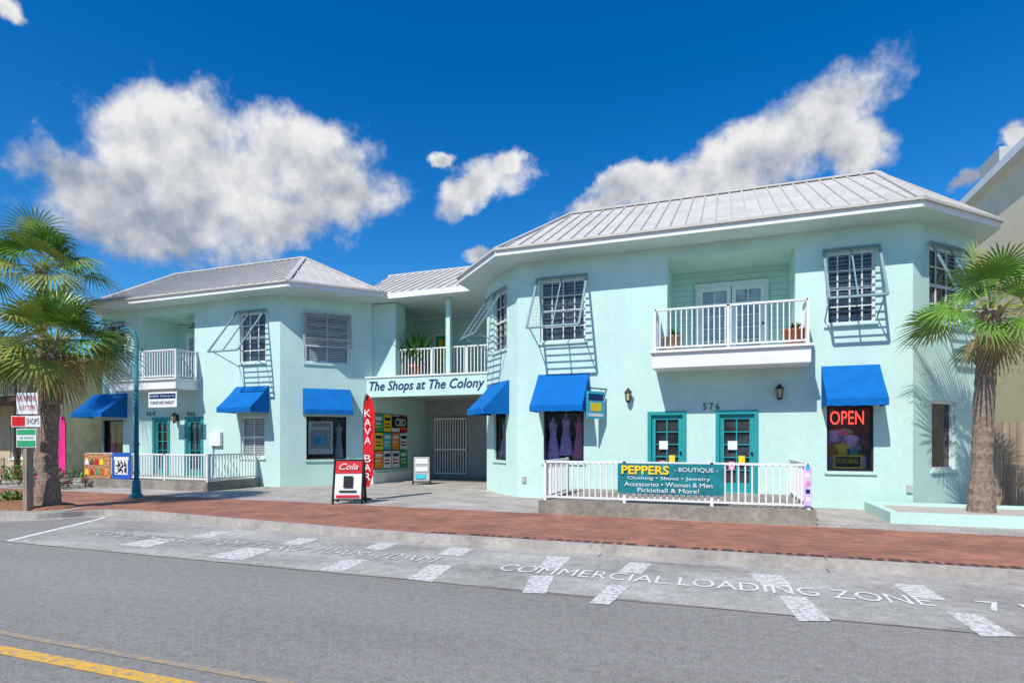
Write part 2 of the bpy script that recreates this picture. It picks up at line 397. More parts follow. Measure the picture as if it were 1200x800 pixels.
# ================================================================ RIGHT BUILDING
rb=empty('aqua_shop_building')
A,Bc,C,D,E,G=(-7.1,17.15),(-5.47,15.5),(4.05,15.5),(5.81,17.26),(5.81,23.5),(-7.1,23.5)
fr=F(Bc,C); fl=F(A,Bc); fc=F(C,D)
W=B('walls',rb); WN=B('windows',rb); DR=B('doors',rb); AW=B('awnings',rb); SH=B('bahama_shutters',rb); BR=B('balcony',rb); IT=B('display_goods',rb); TR=B('wall_lanterns',rb)
w1=rect(fr,633,327,686,400); w2=rect(fr,968,294,1026,379)
g1=rect(fr,637,480,684,541); g2=rect(fr,969,474,1024,552)
d1=rect(fr,763,486,800,590); d2=rect(fr,843,485,884,590); d1=(d1[0],d1[1],.42,d1[3]); d2=(d2[0],d2[1],.42,d2[3])
rc=rect(fr,782,283,932,405); rc=(rc[0],rc[1],F2,6.45)
wall(W,fr,0,fr.L,PZ-.1,WT,[w1,w2,g1,g2,d1,d2,(*rc,1.6)])
window(WN,fr,*w1,nx=4,nz=4,frame='muntin'); window(WN,fr,*w2,nx=4,nz=4,frame='muntin')
shopwin(WN,fr,*g1); shopwin(WN,fr,*g2)
door(DR,fr,*d1); door(DR,fr,*d2)
for d_ in(d1,d2):
    DR.obox(fr,d_[0]+.2,d_[0]+.42,-.05,-.046,1.5,1.72,'white'); DR.obox(fr,d_[0]+.45,d_[0]+.6,-.05,-.046,1.15,1.35,'yel'); DR.obox(fr,d_[0]+.22,d_[0]+.36,-.05,-.046,1.0,1.2,'pink')
rf=F((-5.47,17.1),(4.05,17.1))
W.face([rf.pt(rc[0]-.01,0,F2),rf.pt(rc[1]+.01,0,F2),rf.pt(rc[1]+.01,0,6.45),rf.pt(rc[0]-.01,0,6.45)],'siding')
fm=(rect(rf,823,330,892,400)[0]+rect(rf,823,330,892,400)[1])/2
for a,c in((fm-.85,fm-.01),(fm+.01,fm+.85)):
    door(DR,F((-5.47,17.04),(4.05,17.04)),a,c,F2+.02,F2+2.1,'white',2,5,d=-.02,gl='curtain')
DR.obox(rf,fm-.95,fm+.95,0,.1,F2+2.1,F2+2.22,'white')
cw=(.55,1.55,4.45,6.2); cg=(.6,1.5,1.13,2.6)
wall(W,fl,0,fl.L,PZ-.1,WT,[cw,cg]); window(WN,fl,*cw,nx=3,nz=4,frame='muntin'); shopwin(WN,fl,*cg)
rw=rect(fc,1089,292,1126,378); rg=rect(fc,1092,470,1120,550)
wall(W,fc,0,fc.L,PZ-.1,WT,[rw,rg]); window(WN,fc,*rw,nx=3,nz=4,frame='muntin'); window(WN,fc,*rg,nx=1,nz=1,frame='white')
for a,c in((D,E),(E,G),(G,A)): f=F(a,c); wall(W,f,0,f.L,PZ-.1,WT,[])
bshutter(SH,fr,w1[0]-.06,w1[1]+.06,w1[3]+.05,1.8,R(32)); bshutter(SH,fr,w2[0]-.06,w2[1]+.06,w2[3]+.05,1.5,R(30))
bshutter(SH,fl,cw[0]-.06,cw[1]+.06,cw[3]+.05,1.75,R(34)); bshutter(SH,fc,rw[0]-.05,rw[1]+.05,rw[3]+.05,1.5,R(24))
awning(AW,fr,g1[0]-.15,g1[1]+.15,3.56,2.5,.8); awning(AW,fr,g2[0]-.12,g2[1]+.12,fr.sz(995,428)[1],fr.sz(995,475,.8)[1],.8)
awning(AW,fl,.4,1.75,3.5,2.5,.8)
bw=rc
BR.obox(fr,bw[0]-.28,bw[1]+.22,0,.95,3.5,F2-.0,'white'); BR.obox(fr,bw[0]-.34,bw[1]+.28,-.0,1.02,F2+.003,F2+.06,'white')
q=lambda s,n:fr.pt(s,n,0)[:2]
z0=F2+.06; z1=4.92
rail(BR,q(bw[0]-.22,.9),q(bw[1]+.16,.9),z0,z1); rail(BR,q(bw[0]-.22,.03),q(bw[0]-.22,.85),z0,z1); rail(BR,q(bw[1]+.16,.85),q(bw[1]+.16,.03),z0,z1)
sconce(TR,fr,*fr.sz(737,464)); sconce(TR,fr,*fr.sz(913,460))
for s_ in(fr.sz(612,0)[0],fr.sz(1062,0)[0]): TR.obox(fr,s_,s_+.11,0,.05,.55,.72,'grey')
def goods(Fr,g,ks,n=.3):
    for i,k in enumerate(ks):
        s=g[0]+(g[1]-g[0])*(i+.5)/len(ks); p=Fr.pt(s,-n,g[2]+.05+.12*(i%2)); dress(IT,p,g[3]-g[2]-.25,k,.16)
goods(fr,g1,['lav','lav','pink']); goods(fl,cg,['lav','mint']); 
for i in range(22):
    s=random.uniform(g2[0]+.15,g2[1]-.15); z=random.uniform(g2[2]+.45,g2[3]-.65)
    k=random.choice(['lav','pink','mint','orange','cyan','yel','white'])
    o=-.24-i*.02; ww=.10;hh=.14
    p=fr.pt
    IT.face([p(s-ww,o,z-hh),p(s+ww,o,z-hh),p(s+ww,o,z+.03),p(s+ww*1.7,o,z),p(s+ww*1.5,o,z+hh*.7),p(s+.04,o,z+hh),p(s-.04,o,z+hh),p(s-ww*1.5,o,z+hh*.7),p(s-ww*1.7,o,z),p(s-ww,o,z+.03)],k)
IT.obox(fr,g2[0]+.1,g2[1]-.1,-.5,-.3,g2[2],g2[2]+.35,'lav')
a=rect(fr,978,533,1012,549); IT.obox(fr,a[0],a[1],-.14,-.13,a[2],a[3],'yel'); IT.obox(fr,a[0]+.04,a[1]-.04,-.13,-.125,a[2]+.04,a[3]-.04,'black')
text('sign_lettering','PICKLEBALL',fr,a[0]+.07,a[1]-.07,a[2]+.12,a[3]-.08,'yel',rb,-.12)
a=rect(fr,974,481,1014,497); text('neon_open_sign','OPEN',fr,*a,'neon',rb,-.15)
a=rect(fr,824,472,843,480); text('house_number','5 7 6',fr,*a,'black',rb,.012)
for b in(W,WN,DR,AW,SH,BR,IT,TR): b.build()
hip_roof(rb,[(-5.82,14.65),(4.0,14.65),(6.15,16.8),(6.3,24.35),(-7.95,24.35),(-7.95,16.8)],EZ,(-4.97,19.5),(4.2,19.5),9.5,
  [(0,1,'b','a'),(1,2,'b'),(2,3,'b'),(3,4,'a','b'),(4,5,'a'),(5,0,'a')])

# ================================================================ LEFT BUILDING
lb=empty('aqua_shop_building')
A2,B2,C2,D2,E2,G2=(-25.6,18.6),(-23.0,16.0),(-14.3,16.0),(-12.1,18.2),(-12.1,24),(-25.6,24)
Lf=F(B2,C2); Lc=F(C2,D2); Ls=F(D2,E2); La=F(A2,B2)
W=B('walls',lb); WN=B('windows',lb); DR=B('doors',lb); AW=B('awnings',lb); SH=B('bahama_shutters',lb); BR=B('balcony',lb); IT=B('display_goods',lb); TR=B('wall_lanterns',lb)
u1=rect(Lf,122,380,146,413); u2=rect(Lf,281,366,311,422); gl1=rect(Lf,282,488,310,536); gl0=rect(Lf,120,492,144,540)
e1=rect(Lf,181,491,197,560); e2=rect(Lf,219,491,236,560); e1=(e1[0],e1[1],.42,2.5); e2=(e2[0],e2[1],.42,2.5)
u2=(u2[0],u2[1],4.45,6.2)
rc=rect(Lf,166,350,228,440); rc=(rc[0],rc[1],F2,6.45)
wall(W,Lf,0,Lf.L,PZ-.1,WT,[u1,u2,gl1,gl0,e1,e2,(*rc,1.6)])
window(WN,Lf,*u1,nx=2,nz=4,frame='muntin'); window(WN,Lf,*u2,nx=3,nz=4,frame='white'); window(WN,Lf,*gl1,nx=2,nz=2,frame='white',blind=1); shopwin(WN,Lf,*gl0)
door(DR,Lf,*e1); door(DR,Lf,*e2)
goods(Lf,gl0,['pink','orange','mint'])
r2=F((B2[0],17.6),(C2[0],17.6)); W.face([r2.pt(rc[0]-.01,0,F2),r2.pt(rc[1]+.01,0,F2),r2.pt(rc[1]+.01,0,6.45),r2.pt(rc[0]-.01,0,6.45)],'siding')
m=(rc[0]+rc[1])/2
for a,c in((m-.75,m-.01),(m+.01,m+.75)): door(DR,F((B2[0],17.54),(C2[0],17.54)),a,c,F2+.02,F2+2.1,'white',2,5,d=-.02,gl='curtain')
uc=rect(Lc,357,365,409,422); uc=(uc[0],uc[1],4.45,6.15); gc=rect(Lc,359,488,406,538)
wall(W,Lc,0,Lc.L,PZ-.1,WT,[uc,gc]); window(WN,Lc,*uc,nx=2,nz=2,frame='white',blind=1,d=.08); shopwin(WN,Lc,*gc)
a=rect(Lc,362,493,391,532); IT.obox(Lc,a[0],a[1],-.2,-.18,a[2],a[3],'white'); IT.obox(Lc,a[0]+.08,a[1]-.08,-.17,-.165,a[2]+.2,a[3]-.3,'grey'); IT.obox(Lc,a[0]+.2,a[1]-.2,-.16,-.155,a[2]+.3,a[3]-.5,'cyan')
text('sign_lettering','ATM INSIDE',Lc,a[0]+.12,a[1]-.12,a[3]-.22,a[3]-.08,'navy',lb,-.15)
goods(Lc,(a[1],gc[1],gc[2],gc[3]),['blind'])
so=(.12,2.6,.62,2.78)
wall(W,Ls,0,Ls.L,PZ-.1,WT,[so])
shopwin(WN,Ls,*so,frame='white')
pan=['orange','yel','green','white','cyan','yel','white','orange','white','green','white','red']
for i in range(4):
    for j in range(3):
        a=so[0]+.08+i*.6; z=so[2]+.06+j*.69
        k=pan[(i*3+j)%12]; dk=k in('white','yel')
        IT.obox(Ls,a,a+.55,.0,.01,z,z+.64,k)
        IT.obox(Ls,a+.06,a+.48,.011,.014,z+.42,z+.54,'navy' if dk else 'white')
        IT.obox(Ls,a+.06,a+.40,.011,.014,z+.26,z+.32,'red' if dk else 'white')
        IT.obox(Ls,a+.06,a+.44,.011,.014,z+.14,z+.19,'black' if dk else 'yel')
IT.obox(Ls,so[0]+1.26,so[1]-.06,.016,.02,so[3]-.55,so[3]-.12,'black'); text('sign_lettering','CBD',Ls,so[0]+1.5,so[1]-.2,so[3]-.49,so[3]-.2,'white',lb,.024,bold=.01)
W.obox(Ls,-.05,3.2,0,.1,PZ-.05,PZ+.4,'white')
wall(W,La,0,La.L,PZ-.1,WT,[])
for a,c in((E2,G2),(G2,A2)): f=F(a,c); wall(W,f,0,f.L,PZ-.1,WT,[])
bshutter(SH,Lf,u2[0]-.06,u2[1]+.06,u2[3]+.05,2.0,R(38)); bshutter(SH,Lf,u1[0]-.05,u1[1]+.05,u1[3]+.05,1.2,R(20))
bshutter(SH,Lc,uc[0]-.04,uc[1]+.04,uc[3]+.04,uc[3]-uc[2]-.5,R(9),'blind',.055,.08,-.6)
awning(AW,Lf,gl1[0]-.2,gl1[1]+.2,3.62,2.68,.85); awning(AW,Lf,gl0[0]-.45,gl0[1]+.25,3.55,2.6,.9)
awning(AW,Lc,gc[0]-.12,gc[1]+.12,3.55,2.62,.7)
q=lambda s,n:Lf.pt(s,n,0)[:2]
BR.obox(Lf,rc[0]-.35,rc[1]+.2,0,.95,3.55,F2,'white'); BR.obox(Lf,rc[0]-.4,rc[1]+.26,0,1.02,F2+.003,F2+.06,'white')
rail(BR,q(rc[0]-.3,.9),q(rc[1]+.15,.9),z0,z1); rail(BR,q(rc[0]-.3,.03),q(rc[0]-.3,.85),z0,z1); rail(BR,q(rc[1]+.15,.85),q(rc[1]+.15,.03),z0,z1)
cx,cy,_=Lf.pt(rc[1]-.8,-.8,0); TR.tube([(cx,cy,6.45),(cx,cy,6.15)],[.03,.03],'black',8); TR.lathe((cx,cy,6.05),[(.05,0),(.1,.04),(.1,.1),(.04,.13)],'black')
for i in range(5):
    an=i*2*math.pi/5+.3; TR.beam((cx+.1*math.cos(an),cy+.1*math.sin(an),6.12),(cx+.6*math.cos(an),cy+.6*math.sin(an),6.1),.12,.01,'brown')
sconce(TR,Lf,*Lf.sz(208,490)); 
a=rect(Lf,248,506,261,522); TR.obox(Lf,a[0],a[1],0,.12,a[2],a[3],'white'); TR.beam(Lf.pt(a[0]+.1,.03,a[2]),Lf.pt(a[0]+.1,.03,.5),.04,.04,'grey')
text('house_number','364',Lf,*rect(Lf,171,482,182,487),'black',lb,.012); text('house_number','366',Lf,*rect(Lf,219,482,229,487),'black',lb,.012)
GA=B('gallery_walls',lb); GR=B('gallery_railing',lb)
bf=F((-12.1,17.9),(-6.95,17.9))
GA.box(-12.1,-6.95,17.9,18.15,3.28,3.96,'wall'); GA.box(-12.15,-6.9,17.86,18.2,3.963,4.02,'white')
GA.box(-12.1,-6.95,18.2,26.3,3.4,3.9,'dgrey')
GA.box(-12.097,-11.15,18.3,19.0,3.96,6.70,'wall')
gb=F((-12.1,21.3),(-6.95,21.3))
dg=rect(gb,510,392,527,440); dg=(dg[0],dg[1],3.92,6.0)
wall(GA,gb,0,gb.L,3.9,6.7,[dg],'siding'); door(DR,gb,*dg,'green',2,5,gl='yel',fk='white')
rail(GR,(-11.15,18.55),(-7.1,18.55),3.92,5.02,sp=.13)
GR.box(-9.13,-8.97,18.3,18.45,4.02,6.68,'wall')
text('shop_name_sign','The Shops at The Colony',bf,.12,4.62,3.40,3.84,'navy',lb,.012,shear=.28,bold=.015)
gb2=F((-12.1,22.4),(-6.95,22.4)); ga=rect(gb2,511,492,547,545)
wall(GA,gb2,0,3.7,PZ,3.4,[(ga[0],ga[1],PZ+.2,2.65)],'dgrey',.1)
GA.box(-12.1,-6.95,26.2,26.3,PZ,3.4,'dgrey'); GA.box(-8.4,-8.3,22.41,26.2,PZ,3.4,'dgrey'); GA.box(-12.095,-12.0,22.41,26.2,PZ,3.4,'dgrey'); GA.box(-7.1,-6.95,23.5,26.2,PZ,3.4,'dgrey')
GA.face([(-12.05,20.2,PZ+.004),(-7.12,20.2,PZ+.004),(-7.12,26.2,PZ+.004),(-12.05,26.2,PZ+.004)],'tint')  # dark sheet over the pavers, painting in the shade of the passage
g=B('gate',lb); gy=22.3; gx0=-12.1+ga[0]; gx1=-12.1+ga[1]
for i in range(13): x=gx0+(gx1-gx0)*i/12; g.box(x-.026,x+.026,gy,gy+.04,PZ+.15,2.65,'white')
for z in(PZ+.15,1.3,2.6): g.box(gx0,gx1,gy-.02,gy,z,z+.08,'white')
g.build()
DR.box(-7.6,-7.2,21.3,21.8,PZ,1.25,'dark'); DR.box(-8.1,-7.7,21.5,22,PZ,1.15,'dark')
gr=B('gallery_roof',lb)
roof_face(gr,[(-12.2,17.75,6.92),(-7.0,17.75,6.92),(-5.5,21.6,8.75),(-13.5,21.6,8.75)])
gr.box(-11.3,-7.9,17.7,17.74,6.71,6.9,'white'); gr.box(-11.3,-7.6,17.75,21.5,6.735,6.75,'soffit')
gr.box(-13.5,-5.5,21.55,21.67,8.73,8.8,'rib'); gr.build()
for b in(W,WN,DR,AW,SH,BR,IT,TR,GA,GR): b.build()
hip_roof(lb,[(-22.6,15.2),(-13.3,15.2),(-11.2,17.4),(-11.2,24.8),(-26.4,24.8),(-26.4,18.9)],EZ,(-24.0,20),(-16.6,20),9.4,
  [(0,1,'b','a'),(1,2,'b'),(2,3,'b'),(3,4,'a','b'),(4,5,'a'),(5,0,'a')])

# hanging signs
hs=empty('hanging_shop_sign'); b=B('panel',hs)
s0,zc=fr.sz(702,470)
p0=fr.pt(s0-.18,.68,0); p1=fr.pt(s0+.16,.14,0); hf=F(p0,p1)
b.obox(hf,0,hf.L,-.015,.015,2.3,3.02,'cyan'); b.obox(hf,.05,hf.L-.05,.016,.02,2.78,2.95,'navy'); b.obox(hf,.12,hf.L-.12,.016,.02,2.5,2.72,'yel'); b.obox(hf,.05,hf.L-.05,.016,.02,2.36,2.44,'white')
b.beam(fr.pt(s0+.2,0,3.1),(p0[0],p0[1],3.1),.03,.03,'black')
for t in(.15,.85):
    x=p0[0]+(p1[0]-p0[0])*t; y=p0[1]+(p1[1]-p0[1])*t; b.beam((x,y,3.02),(x,y,3.1),.012,.012,'black')
b.build()
hs=empty('hanging_shop_sign'); b=B('panel',hs)
a=rect(Lf,174,459,207,477,1.0); b.obox(Lf,a[0],a[1],.98,1.0,a[2],a[3],'white'); b.obox(Lf,a[0]+.05,a[1]-.05,1.001,1.006,a[2]+.3,a[3]-.06,'navy')
for s_ in(a[0]+.1,a[1]-.1): b.beam(Lf.pt(s_,.99,a[3]),Lf.pt(s_,.99,3.56),.012,.012,'black')
b.build(); text('lettering','BBB Square',Lf,a[0]+.1,a[1]-.1,a[2]+.36,a[3]-.12,'white',hs,1.01); text('lettering','FURNITURE MARKET',Lf,a[0]+.1,a[1]-.1,a[2]+.1,a[2]+.22,'navy',hs,1.01)

# ================================================================ patios
def patio(x0,x1,y0,y1):
    e=empty('patio'); b=B('slab',e); b.box(x0,x1,y0,y1,PZ-.05,.42,'slab'); b.build()
    r=B('railing',e); i=.12
    rail(r,(x0+i,y0+i),(x1-i,y0+i),.42,1.27); rail(r,(x1-i,y0+i+.07),(x1-i,y1-.05),.42,1.27)
    rail(r,(x0+i,y0+i+.07),(x0+i,y1-1.2),.42,1.27); r.build(); return e
pr_=F((0,12.2),(1,12.2)); px0=pr_.sz(631,600)[0]; px1=pr_.sz(957,600)[0]
patio(px0,px1,12.2,15.49)
pl_=F((0,13.8),(1,13.8)); qx0=pl_.sz(96,560)[0]; qx1=pl_.sz(243,560)[0]
patio(qx0,qx1,13.8,15.98)
bn=empty('boutique_banner'); b=B('cloth',bn); bfm=F((0,12.28),(1,12.28)); a=rect(bfm,724,543,848,579)
nseg=24
fw=lambda t:.012*math.sin(t*7)
for i in range(nseg):
    s0=a[0]+(a[1]-a[0])*i/nseg; s1=a[0]+(a[1]-a[0])*(i+1)/nseg
    b.face([bfm.pt(s0,fw(s0)+.03,a[2]),bfm.pt(s1,fw(s1)+.03,a[2]),bfm.pt(s1,fw(s1)+.03,a[3]),bfm.pt(s0,fw(s0)+.03,a[3])],'banner')
b.build(True); h=a[3]-a[2]; w=a[1]-a[0]
for t_,l,r_,bt,tp,k,bo in(('PEPPERS',.04,.50,.36,.07,'yel',.03),('- BOUTIQUE -',.55,.95,.28,.12,'white',.0),('Clothing • Shoes • Jewelry',.10,.88,.56,.42,'white',.0),('Accessories • Women & Men',.07,.90,.75,.61,'white',.0),('Pickleball & More!',.20,.78,.94,.80,'white',.0)):
    text('lettering',t_,bfm,a[0]+w*l,a[0]+w*r_,a[3]-h*bt,a[3]-h*tp,k,bn,.055,bold=bo)
vb=empty('vertical_banner'); b=B('cloth',vb); a=rect(bfm,942,546,951,592); b.obox(bfm,a[0],a[1],.03,.035,a[2],a[3],'lav')
for i in range(5): b.obox(bfm,a[0]+.03,a[1]-.03,.036,.04,a[2]+.08+i*.15,a[2]+.16+i*.15,['white','navy','pink','white','cyan'][i])
b.build()
lf_=F((0,13.87),(1,13.87))
fb=empty('food_banner'); b=B('cloth',fb); a=rect(lf_,99,531,130,560); b.obox(lf_,a[0],a[1],.0,.01,a[2],a[3],'photo')
for i in range(9):
    k=['yel','red','green','terra','orange','white','brown','red','yel'][i]; b.lathe(lf_.pt(a[0]+.15+(i%5)*.24,.02,a[2]+.12+(i//5)*.35),[(.11,0),(.09,.1),(.03,.2)],k,10,.05)
b.build()
fb=empty('shop_banner'); b=B('cloth',fb); a=rect(lf_,132,530,153,561); b.obox(lf_,a[0],a[1],.0,.01,a[2],a[3],'signblue'); b.obox(lf_,a[0]+.12,a[1]-.12,.011,.014,a[2]+.15,a[2]+.65,'white')
for i in range(9):
    for j in range(9):
        if random.random()<.5: ss_=(a[1]-a[0]-.32)/9; x=a[0]+.16+i*ss_; b.obox(lf_,x,x+ss_*.95,.015,.018,a[2]+.18+j*.049,a[2]+.226+j*.049,'black')
b.obox(lf_,a[0]+.08,a[1]-.08,.011,.014,a[3]-.25,a[3]-.15,'white'); b.build()

# ================================================================ ground
g=B('ground'); g.face([(-300,-300,-.03),(300,-300,-.03),(300,300,-.03),(-300,300,-.03)],'ground'); g.build()
g=B('road'); g.face([(-150,-7,0),(150,-7,0),(150,9.9,0),(-150,9.9,0)],'asphalt'); g.build()
g=B('opposite_sidewalk'); g.box(-150,150,-12,-7,-.02,.13,'conc'); g.build()
KV=8.95
edge=[(60,KV),(-5,KV),(-7,9.08),(-9.3,9.30),(-11.6,9.52),(-12.9,9.58),(-13.4,9.45),(-13.75,9.15),(-13.95,8.8),(-14.2,8.5),(-14.7,8.3),(-15.6,8.2),(-90,8.15)]
g=B('sidewalk'); g.face([(x,y,PZ) for x,y in edge]+[(-90,45,PZ),(60,45,PZ)],'paver'); g.build()
kb=B('curb')
def offs(pts,d):
    o=[]
    for i,(x,y) in enumerate(pts):
        a=Vector(pts[max(i-1,0)]);c=Vector(pts[min(i+1,len(pts)-1)]); t=(c-a).normalized(); o.append((x-t.y*d,y+t.x*d))
    return o
def strip(b,p0,p1,z0,z1,k):
    for i in range(len(p0)-1):
        a,c,d,e=p0[i],p0[i+1],p1[i+1],p1[i]
        b.hexa([(*a,z0),(*c,z0),(*d,z0),(*e,z0),(*a,z1),(*c,z1),(*d,z1),(*e,z1)],k)
e1_=offs(edge,.14); e2_=offs(edge,.42)
strip(kb,e1_,edge,-.02,PZ+.006,'conc'); strip(kb,e2_,e1_,-.02,.012,'conc')
x=-4.8
while x<20:
    kb.box(x,x+.012,KV-.405,KV-.145,.013,.016,'soldier'); kb.box(x,x+.012,KV-.143,KV-.003,PZ+.007,PZ+.009,'soldier'); x+=3.05
kb.build()
g=B('brick_paving'); ein=offs(edge[:9],-.003)
g.face([(x,y,PZ+.004) for x,y in ein]+[(-14.4,9.6,PZ+.004),(-40,9.6,PZ+.004),(-40,12.6,PZ+.004),(-12,12.3,PZ+.004),(60,11.2,PZ+.004)],'brick'); g.build()
g=B('engraved_brick_course')
x=-4.8
while x<14:
    L=random.choice([.05,.08,.11,.16]); 
    if random.random()<.85: g.face([(x,KV+.05,PZ+.008),(x+L,KV+.05,PZ+.008),(x+L,KV+.19,PZ+.008),(x,KV+.19,PZ+.008)],'soldier')
    x+=L+.06
g.build()
g=B('parking_lane'); zt_=offs(edge[:6],.41); g.face([(60,6.4,.004)]+[(x,y,.004) for x,y in zt_]+[(-11.6,6.4,.004)],'zone'); g.build()
cr=B('pavement_joint')
rj=random.Random(4); yy=6.38; x=-60
while x<60:
    y2=6.38+rj.uniform(-.025,.025); cr.face([(x,yy-.02,.007),(x+1.2,y2-.02,.007),(x+1.2,y2+.015,.007),(x,yy+.015,.007)],'slab'); yy=y2; x+=1.2
cr.build()
ln=B('lane_line'); 
ln.face([(-13.1,9.15,.01),(-12.95,9.15,.01),(-11.5,6.42,.01),(-11.65,6.42,.01)],'paint'); ln.build()
yl=B('yellow_center_line'); 
yl.face([(-90,3.02,.006),(60,3.02,.006),(60,3.15,.006),(-90,3.15,.006)],'yellow'); yl.face([(-90,3.32,.006),(60,3.32,.006),(60,3.39,.006),(-90,3.39,.006)],'yellow2'); yl.build()
rm=B('road_bar_marking')
quads=[[(642,651),(670,652),(657,666),(630,665)],[(622,674),(650,674),(640,695),(612,694)],[(738,658),(764,660),(752,672),(724,670)],[(715,684),(739,686),(714,708),(690,706)],
[(878,671),(914,673),(932,688),(894,687)],[(912,697),(944,699),(974,727),(936,727)],[(1045,683),(1082,685),(1110,703),(1070,701)],[(1108,716),(1146,719),(1192,745),(1150,745)],
[(532,638),(560,640),(540,651),(512,649)],[(502,661),(532,662),(506,681),(478,678)],[(445,635),(468,636),(448,644),(426,642)],[(405,655),(432,656),(402,669),(374,667)],
[(350,630),(374,631),(352,638),(328,637)],[(290,641),(322,643),(282,656),(240,652)],[(250,622),(272,623),(244,630),(222,629)],[(180,630),(210,632),(172,641),(138,638)]]
for qd in quads: rm.face([GP(x,y,.008) for x,y in qd],'paint2')
rm.build()
text('road_lettering','COMMERCIAL LOADING ZONE',None,-2.85,2.1,7.22,7.62,'paint',ground=.012)
text('road_lettering','7 F',None,2.55,3.1,7.22,7.62,'paint',ground=.012)
text('road_lettering','COMMERCIAL 7AM THRU 10AM-10AM',None,-11.2,-3.9,7.35,7.75,'paint3',ground=.012)
def planter(name,x0,x1,y0,y1,k):
    e=empty(name); b=B('border',e); w=.16; t=.34
    b.box(x0,x1,y0,y0+w,PZ-.02,t,'wall'); b.box(x0,x1,y1-w,y1,PZ-.02,t,'wall'); b.box(x0,x0+w,y0+w,y1-w,PZ-.02,t,'wall'); b.box(x1-w,x1,y0+w,y1-w,PZ-.02,t,'wall')
    b.face([(x0+w,y0+w,t-.06),(x1-w,y0+w,t-.06),(x1-w,y1-w,t-.06),(x0+w,y1-w,t-.06)],k)
    b.build()
planter('planter_bed',3.05,8.2,13.1,15.3,'gravel')
mb=B('mulch_bed'); mb.lathe((-15.9,9.2,PZ),[(1.5,0),(1.4,.05),(.8,.12),(.1,.14)],'mulch',20,.5); mb.build()

# ================================================================ palms
def palm(x,y,zb,h,r,nf,rad,lean=(0,0),nboot=60,pet=.8,seed=1,dead=4,emin=-40,drp=(.12,.3)):
    rnd=random.Random(seed); e=empty('palm_tree')
    b=B('trunk',e); pts=[];rs=[]
    n=34
    for i in range(n+1):
        t=i/n; pts.append((x+lean[0]*t*t,y+lean[1]*t*t,zb+h*t)); rs.append(r*(1.3-.4*min(1,t*4))*(1+rnd.uniform(-.05,.05))*(1 if i%2 else 1.05) if t<.9 else r*.85)
    b.tube(pts,rs,'trunk',14)
    for i in range(nboot):
        t=1-.28*rnd.random()**1.5; an=rnd.uniform(0,6.28); cx=x+lean[0]*t*t; cy=y+lean[1]*t*t; z=zb+h*t
        d=Vector((math.cos(an),math.sin(an),0)); p=Vector((cx,cy,z-.05))+d*r*.8
        b.beam(p,p+d*rnd.uniform(.06,.12)+Vector((0,0,rnd.uniform(.12,.22))),.06,.02,rnd.choice(['boot','trunk']),d)
    b.build()
    b=B('crown',e); top=Vector((x+lean[0],y+lean[1],zb+h))
    for i in range(nf):
        t=(i+.5)/nf; an=i*2.39996+rnd.uniform(-.3,.3); el=R(85-(85-emin)*t**.9+rnd.uniform(-10,10))
        k='frond' if rnd.random()<.6 else 'frondy'
        if i>=nf-dead: k='frondd'; el=R(-55-rnd.uniform(0,25))
        h2=Vector((math.cos(an),math.sin(an),0)); d=h2*math.cos(el)+Vector((0,0,math.sin(el)))
        side=Vector((-math.sin(an),math.cos(an),0))
        pl=pet*rnd.uniform(.75,1.15)*(1 if k!='frondd' else .6); p0=top+Vector((0,0,rnd.uniform(-.1,.15)))+h2*r*.3
        pp=[p0]
        for j in range(1,5):
            u=j/4; pp.append(p0+d*pl*u-Vector((0,0,.15*pl*u*u)))
        b.tube(pp,[.02,.017,.014,.012,.009],'frondy' if k!='frondd' else k,5,False)
        hub=pp[-1]; fd=(pp[-1]-pp[-2]).normalized(); up=side.cross(fd).normalized()*-1
        if up.z<0: up=-up
        tw=rnd.uniform(-.7,.7); side2=(side*math.cos(tw)+up*math.sin(tw)); up2=side2.cross(fd); 
        if up2.z<0: up2=-up2
        RR=rad*rnd.uniform(.85,1.1)*(1 if k!='frondd' else .7); nl=28; spread=R(115)
        dr=rnd.uniform(*drp) if k!='frondd' else .6
        for l in range(nl):
            a=-spread+2*spread*(l+.5)/nl; dl=fd*math.cos(a)+side2*math.sin(a); da=2*spread/nl
            perp=-fd*math.sin(a)+side2*math.cos(a)
            Ln=RR*(.68+.32*math.cos(a*.8))*rnd.uniform(.88,1.1)
            prev=None
            fold=up2*((l%2)-.5)*.02
            for u,wf in((0.02,1.0),(.3,1.0),(.5,.7),(.78,.4),(1.0,.04)):
                rr=Ln*u; wd=min(rr*da*.55,.036)*wf if u>.4 else min(rr*da*.5,.034)
                c=hub+dl*rr-Vector((0,0,dr*Ln*u**2.4))+up2*(.10*Ln*math.sin(u*2.2)*abs(math.sin(a)))+fold*u
                cur=(c-perp*wd,c+perp*wd)
                if prev: b.face([prev[0],prev[1],cur[1],cur[0]],k)
                prev=cur
    b.build(); return e
palm(4.95,14.4,.28,4.05,.19,24,.80,lean=(.12,-.1),pet=.78,seed=3,dead=3,emin=-38,nboot=50)
palm(-15.1,9.2,.2,3.85,.2,40,.98,lean=(.1,.1),pet=.85,seed=5,dead=6,emin=-48)
palm(-22.0,13.2,PZ,7.5,.16,30,1.3,lean=(-.3,.2),pet=1.2,seed=9,dead=1,emin=-22,nboot=30,drp=(.3,.6))
palm(-28,12.5,PZ,6.2,.18,30,1.2,lean=(-.3,.2),pet=1.0,seed=19,dead=3,emin=-40)

